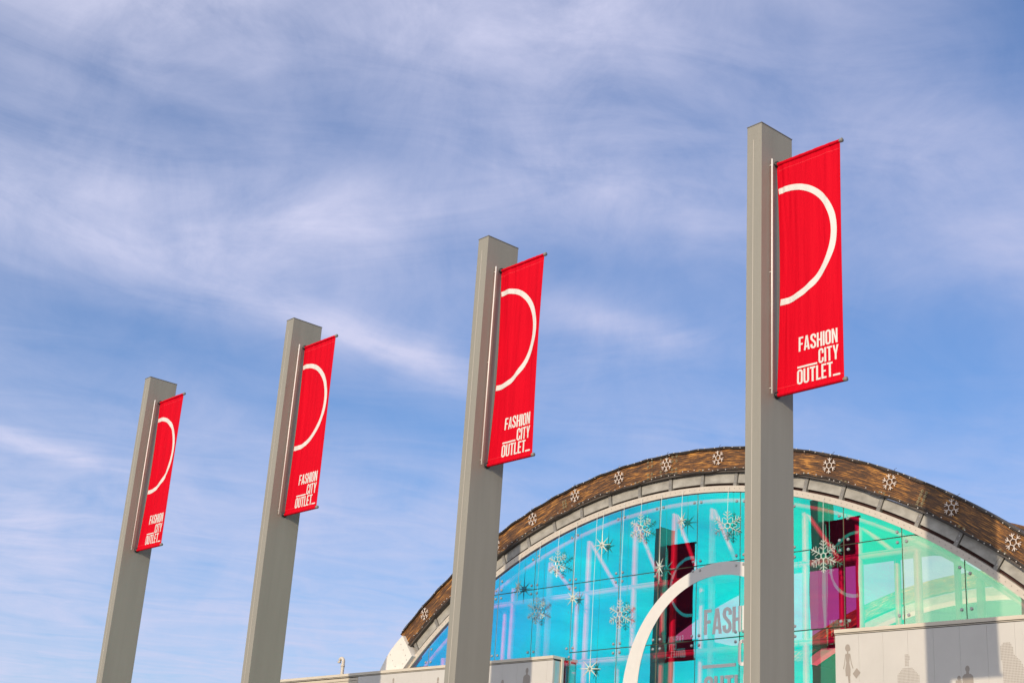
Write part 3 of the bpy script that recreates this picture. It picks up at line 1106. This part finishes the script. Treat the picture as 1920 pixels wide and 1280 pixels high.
def banner(i, X, Y, dzp):
    bz = 10.6762 + EYE + dzp
    root = thing('pole_banner', 'tall red banner with white half ring and lettering ' + BWHO[i], 'banner', (X, Y + BY, bz), 'red banners on the pillars')
    f = make_cloth(20 + i)
    TH = .0022
    nu, nv = 150, 90
    def P3(u, v, off=0.0):
        x, y = f(u, v)
        e = .004
        x2, y2 = f(min(u + e, L_B), v)
        x1, y1 = f(max(u - e, 0), v)
        nx, ny = (y2 - y1), -(x2 - x1)
        l = math.hypot(nx, ny)
        return (x + nx / l * off, y + ny / l * off, -v)         # off > 0 is towards the front (-y)
    # cloth sheet
    vs_, fs = [], []
    for s in (1, -1):
        for jv in range(nv + 1):
            v = .012 + (H_B - .024) * jv / nv
            for ju in range(nu + 1):
                vs_.append(P3(L_B * ju / nu, v, s * TH))
    K = (nu + 1) * (nv + 1)
    for jv in range(nv):
        for ju in range(nu):
            a = jv * (nu + 1) + ju
            fs.append((a, a + nu + 1, a + nu + 2, a + 1))
            fs.append((K + a, K + a + 1, K + a + nu + 2, K + a + nu + 1))
    for jv in range(nv):
        for ju in (0, nu):
            a = jv * (nu + 1) + ju
            q = (a, K + a, K + a + nu + 1, a + nu + 1)
            fs.append(q if ju == 0 else q[::-1])
    cl = link('cloth', pydata(vs_, fs, True), 'cloth', root)
    # sleeves round the two rods
    for v0, rr in ((.0, .030), (H_B, .033)):
        sl = MB()
        r = random.Random(i * 7 + int(v0))
        pts = []
        n_ = 14
        vs2, fs2 = [], []
        ns = 26
        for a in range(ns + 1):
            u = .004 + (L_B - .008) * a / ns
            k = rr * (1 + (r.uniform(-.10, .12) if v0 == 0 else 0))
            for b_ in range(n_):
                t = 2 * PI * b_ / n_
                vs2.append((u, k * math.cos(t), -v0 + k * math.sin(t)))
        for a in range(ns):
            for b_ in range(n_):
                fs2.append((a * n_ + b_, a * n_ + (b_ + 1) % n_, (a + 1) * n_ + (b_ + 1) % n_, (a + 1) * n_ + b_))
        link('hem_sleeve', pydata(vs2, fs2, True), 'cloth', cl)
        rod = MB()
        rod.tube([(.0, 0, -v0), (L_B + .018, 0, -v0)], .0235, 12)
        link('banner_rod', rod.mesh(True), 'aluminium', root)
        cp = MB()
        cp.tube([(L_B + .004, 0, -v0), (L_B + .012, 0, -v0), (L_B + .034, 0, -v0), (L_B + .046, 0, -v0)], .034, 14)
        link('end_cap', cp.mesh(True), 'bracket', root)
        co = MB()
        co.tube([(-.001, 0, -v0), (.010, 0, -v0), (.030, 0, -v0)], .055, 16)
        link('wall_collar', co.mesh(True), 'black', root)
    # stitched hem lines
    for v0 in (.118, H_B - .10):
        for s in (1, -1):
            vs2 = []
            for a in range(41):
                for dv in (-.0022, .0022):
                    vs2.append(P3(L_B * a / 40, v0 + dv, s * (TH + .0012)))
            fs2 = [(2 * a, 2 * a + 1, 2 * a + 3, 2 * a + 2) if s > 0 else (2 * a, 2 * a + 2, 2 * a + 3, 2 * a + 1) for a in range(40)]
            link('hem_stitch', pydata(vs2, fs2), 'stitch', cl)
    # printed ring and lettering, on both faces
    lines = [('FASHION', .395, 1.092, 3.208, .222), ('CITY', .752, 1.105, 3.462, .222), ('OUTLET', .368, 1.000, 3.706, .222)]
    for s in (1, -1):
        fn = (lambda u, v: P3(u, v, TH + .003)) if s > 0 else (lambda u, v: P3(L_B - u, v, -TH - .003))
        want = Vector((0, -s, 0))
        a_cut = 97.0
        c_ = (.125, 1.415)
        tr_ = annulus(c_, .985, c_, .885, -96.4, 96.4, 90)
        tr_ = triangulate([([tuple(q) for q in t], []) for t in tr_], .035)
        link('printed_ring', tri_mesh(tr_, fn, want), 'print', cl)
        for txt, x0, x1, vb, h in lines:
            for c, polys in text_line(txt, x0, x1, 0, h, .05):
                pl = [([(x, vb - y) for x, y in o_], [[(x, vb - y) for x, y in hh] for hh in hs]) for o_, hs in polys]
                link('letter', tri_mesh(triangulate(pl, .05), fn, want), 'print', cl)
        for x0, x1, vb in ((.372, .728, 3.462), (1.003, 1.128, 3.706)):
            pl = [([(x0, vb), (x1, vb), (x1, vb - .028), (x0, vb - .028)], [])]
            link('underscore', tri_mesh(triangulate(pl, .05), fn, want), 'print', cl)
    return root


for i, (X, Y, dzp) in enumerate(SPOTS):
    root = thing('banner_pillar', 'grey rectangular pillar with red banner, ' + WHO[i], 'pillar', (X, Y, 0), 'row of grey banner pillars')
    for nm, me in (('shaft', shaft_me), ('top_plate', cap_me), ('seam', seam_me), ('tension_rod', rod_me)):
        o_ = link(nm, me, None, root)
        o_.location.z = dzp
    banner(i, X, Y, dzp)


# ------------------------------------------------------------------ snowflakes on the wooden rim
def flat_flake():
    b = MB()
    R1, R2, r = .072, .178, .0095
    hexp = [(R1 * math.cos(math.radians(90 + 60 * k)), R1 * math.sin(math.radians(90 + 60 * k))) for k in range(6)]
    for k in range(6):
        a = math.radians(90 + 60 * k)
        p0, p1 = hexp[k], hexp[(k + 1) % 6]
        b.tube([(p0[0], 0, p0[1]), (p1[0], 0, p1[1])], r, 6)
        ux, uz = math.cos(a), math.sin(a)
        b.tube([(R1 * ux, 0, R1 * uz), (R2 * ux, 0, R2 * uz)], r, 6)
        m_ = R1 + (R2 - R1) * .38
        for s in (-1, 1):
            c, d = math.cos(a + s * .82), math.sin(a + s * .82)
            b.tube([(m_ * ux, 0, m_ * uz), (m_ * ux + .072 * c, 0, m_ * uz + .072 * d)], r * .95, 6)
    return b.mesh()


FL = flat_flake()
FL.materials.append(MAT['flake'])
cabm = MB()
cabm.tube([(0, 0, .10), (.012, -.005, .20), (.02, 0, .30), (.03, .03, .33)], .006, 5)
CAB = cabm.mesh()
CAB.materials.append(MAT['cable'])
FANG = [125.5, 119.4, 113.2, 107.5, 101.4, 95.5, 89.5, 83.4, 77.4, 71.3, 65.2, 59.2, 53.4]
FW = ['lowest at the left foot of the wooden arch', None, 'half hidden by the second pillar', 'second to the right of the second pillar',
      'third to the right of the second pillar', 'fourth to the right of the second pillar', 'on the wide bolt cluster near the arch top', 'last one left of the nearest pillar',
      None, 'first to the right of the nearest pillar', 'second to the right of the nearest pillar', 'third to the right of the nearest pillar', 'cut by the right edge of the picture']
for a, wh in zip(FANG, FW):
    if wh is None:
        continue                                   # hidden behind a pillar
    x, z = pol(a, 15.675)
    t = thing('rope_light_snowflake', 'flat white snowflake on the wooden arch, ' + wh, 'snowflake', (x, YF - .045, z), 'snowflakes along the wooden arch')
    fo = link('flake_shape', FL, None, t)
    fo.rotation_euler = (0, math.radians(rng.uniform(-7, 7)), 0)
    co = link('cable', CAB, None, t)
    co.rotation_euler = (0, math.radians(90 - a), 0)

# ------------------------------------------------------------------ strings of small lights along both edges of the rim
bb = bmesh.new()
bmesh.ops.create_icosphere(bb, subdivisions=1, radius=.0145)
BULB = bpy.data.meshes.new('bulb')
bb.to_mesh(BULB)
bb.free()
BULB.materials.append(MAT['bulb'])
for nm, rad, lab in (('upper', R_OUT + .004, 'string of small lights along the upper edge of the wooden arch'), ('lower', R_IN + .012, 'string of small lights along the lower edge of the wooden arch')):
    t = thing('light_string', lab, 'light string', (CX, YF - .06, CZ))
    r = random.Random(len(nm) + int(rad * 10))
    pts = []
    for k in range(260):
        a = 129.3 - .34 * k
        q = rad + .012 * math.sin(k * .7) + (.03 * math.sin(k * .23) if nm == 'lower' else 0)
        pts.append((q * math.cos(math.radians(a)), 0, q * math.sin(math.radians(a))))
    c = MB()
    c.tube(pts, .011, 5)
    link('cable', c.mesh(True), 'cable', t)
    c = MB()
    c.tube([(p[0] * .9985, p[1] + .01, p[2] * .9985) for p in pts], .009, 5)
    link('cable', c.mesh(True), 'cable', t)
    a = 129.0
    while a > 44:
        q = rad + r.uniform(-.03, .035)
        o_ = link('bulb', BULB, None, t)
        o_.location = (q * math.cos(math.radians(a)), -.02, q * math.sin(math.radians(a)))
        a -= r.uniform(.45, 1.15)


# ------------------------------------------------------------------ ornaments hanging in front of the glass
def dendrite():
    b = MB()
    for k in range(6):
        a = math.radians(90 + 60 * k)
        ux, uz = math.cos(a), math.sin(a)
        L_ = .37
        b.tube([(.05 * ux, 0, .05 * uz), (L_ * ux, 0, L_ * uz)], .0095, 5)
        p0 = (.075 * math.cos(a), .075 * math.sin(a))
        p1 = (.075 * math.cos(a + PI / 3), .075 * math.sin(a + PI / 3))
        b.tube([(p0[0], 0, p0[1]), (p1[0], 0, p1[1])], .011, 5)
        for d, ln in ((.14, .12), (.225, .125), (.30, .075)):
            for s in (-1, 1):
                c, e = math.cos(a + s * 1.0), math.sin(a + s * 1.0)
                b.tube([(d * ux, 0, d * uz), (d * ux + ln * c, 0, d * uz + ln * e)], .0072, 5)
            for s in (-1, 1):
                b.tube([(d * ux, 0, d * uz), ((d + ln * .45) * ux, s * ln * .75, (d + ln * .45) * uz)], .0065, 5)
    return b.mesh()


def star8():
    b = MB()
    for k in range(8):
        a = math.radians(90 + 45 * k)
        L_ = {2 + 4: .37, 0: .45, 4: .42}.get(k, .27)
        if k in (2, 6):
            L_ = .29
        ux, uz = math.cos(a), math.sin(a)
        b.tube([(.035 * ux, 0, .035 * uz), (.12 * ux, 0, .12 * uz), (L_ * ux, 0, L_ * uz)], .026, 6, True, .004)
    for s in (-1, 1):
        b.tube([(0, 0, 0), (0, s * .10, 0)], .024, 6, True, .004)
    b.tube([(.05 * math.cos(t * PI / 8), 0, .05 * math.sin(t * PI / 8)) for t in range(17)], .014, 5)
    return b.mesh()


DEN, STAR = dendrite(), star8()
for me in (DEN, STAR):
    me.materials.append(MAT['frost'])
HANG = [('snowflake', -27.22, 7.79, 'upper left, second column of panes'), ('snowflake', -24.26, 8.35, 'left of the dark reflected pillar'),
        ('snowflake', -21.46, 8.04, 'beside the left edge of the nearest pillar'), ('snowflake', -18.74, 7.01, 'right of the nearest pillar, over the reflected banner'),
        ('snowflake', -27.94, 6.62, 'lower left, below the first cross joint'), ('snowflake', -24.87, 6.26, 'left of the white logo ring'),
        ('star', -28.72, 7.30, 'leftmost, close to the second pillar'), ('star', -25.59, 8.08, 'upper row between two snowflakes'),
        ('star', -22.90, 8.35, 'high above the reflected red banner'), ('star', -23.59, 7.29, 'at the top left of the white logo ring'),
        ('star', -26.57, 6.81, 'small pale one on the first cross joint'), ('star', -25.83, 4.99, 'lowest, beside the end of the white cladding')]
rng = random.Random(11)
for kind, x, z, wh in HANG:
    z += EYE
    y = D - .12
    t = thing('hanging_' + kind, 'silvery hanging %s ornament before the glass, %s' % (kind, wh), 'ornament', (x, y, z), 'hanging %s ornaments' % kind)
    bo = link(kind + '_shape', DEN if kind == 'snowflake' else STAR, None, t)
    bo.rotation_euler = (0, 0, math.radians(rng.uniform(-25, 25)))
    sc = 1.0 if kind == 'snowflake' else rng.uniform(.88, 1.0)
    bo.scale = (sc, sc, sc)
    b = MB()
    top = arc_z(x) + .10 - z
    b.tube([(0, 0, .30), (0, .0, top * .5), (0, .02, top)], .0055, 5)
    link('hanging_wire', b.mesh(), 'wire', t)

# ------------------------------------------------------------------ gooseneck vent pipe on the left wing
t = thing('gooseneck_vent_pipe', 'small cream gooseneck vent pipe on the roof left of the arch', 'vent pipe', (-40.97, D + 3, 0))
b = MB()
pts = [(0, 0, 4.0), (0.0, 0, 6.0 + EYE), (.01, 0, 6.52 + EYE)]
for k in range(1, 11):
    a = PI * k / 10
    pts.append((.01 - .12 + .12 * math.cos(a), 0, 6.52 + EYE + .13 * math.sin(a)))
pts.append((-.23, 0, 6.50 + EYE))
b.tube(pts, .058, 10)
link('bent_pipe', b.mesh(True), 'pipe', t)
b = MB()
b.tube([(0, 0, 6.36 + EYE), (0.003, 0, 6.42 + EYE)], .070, 10)
link('pipe_collar', b.mesh(True), 'pipe', t)
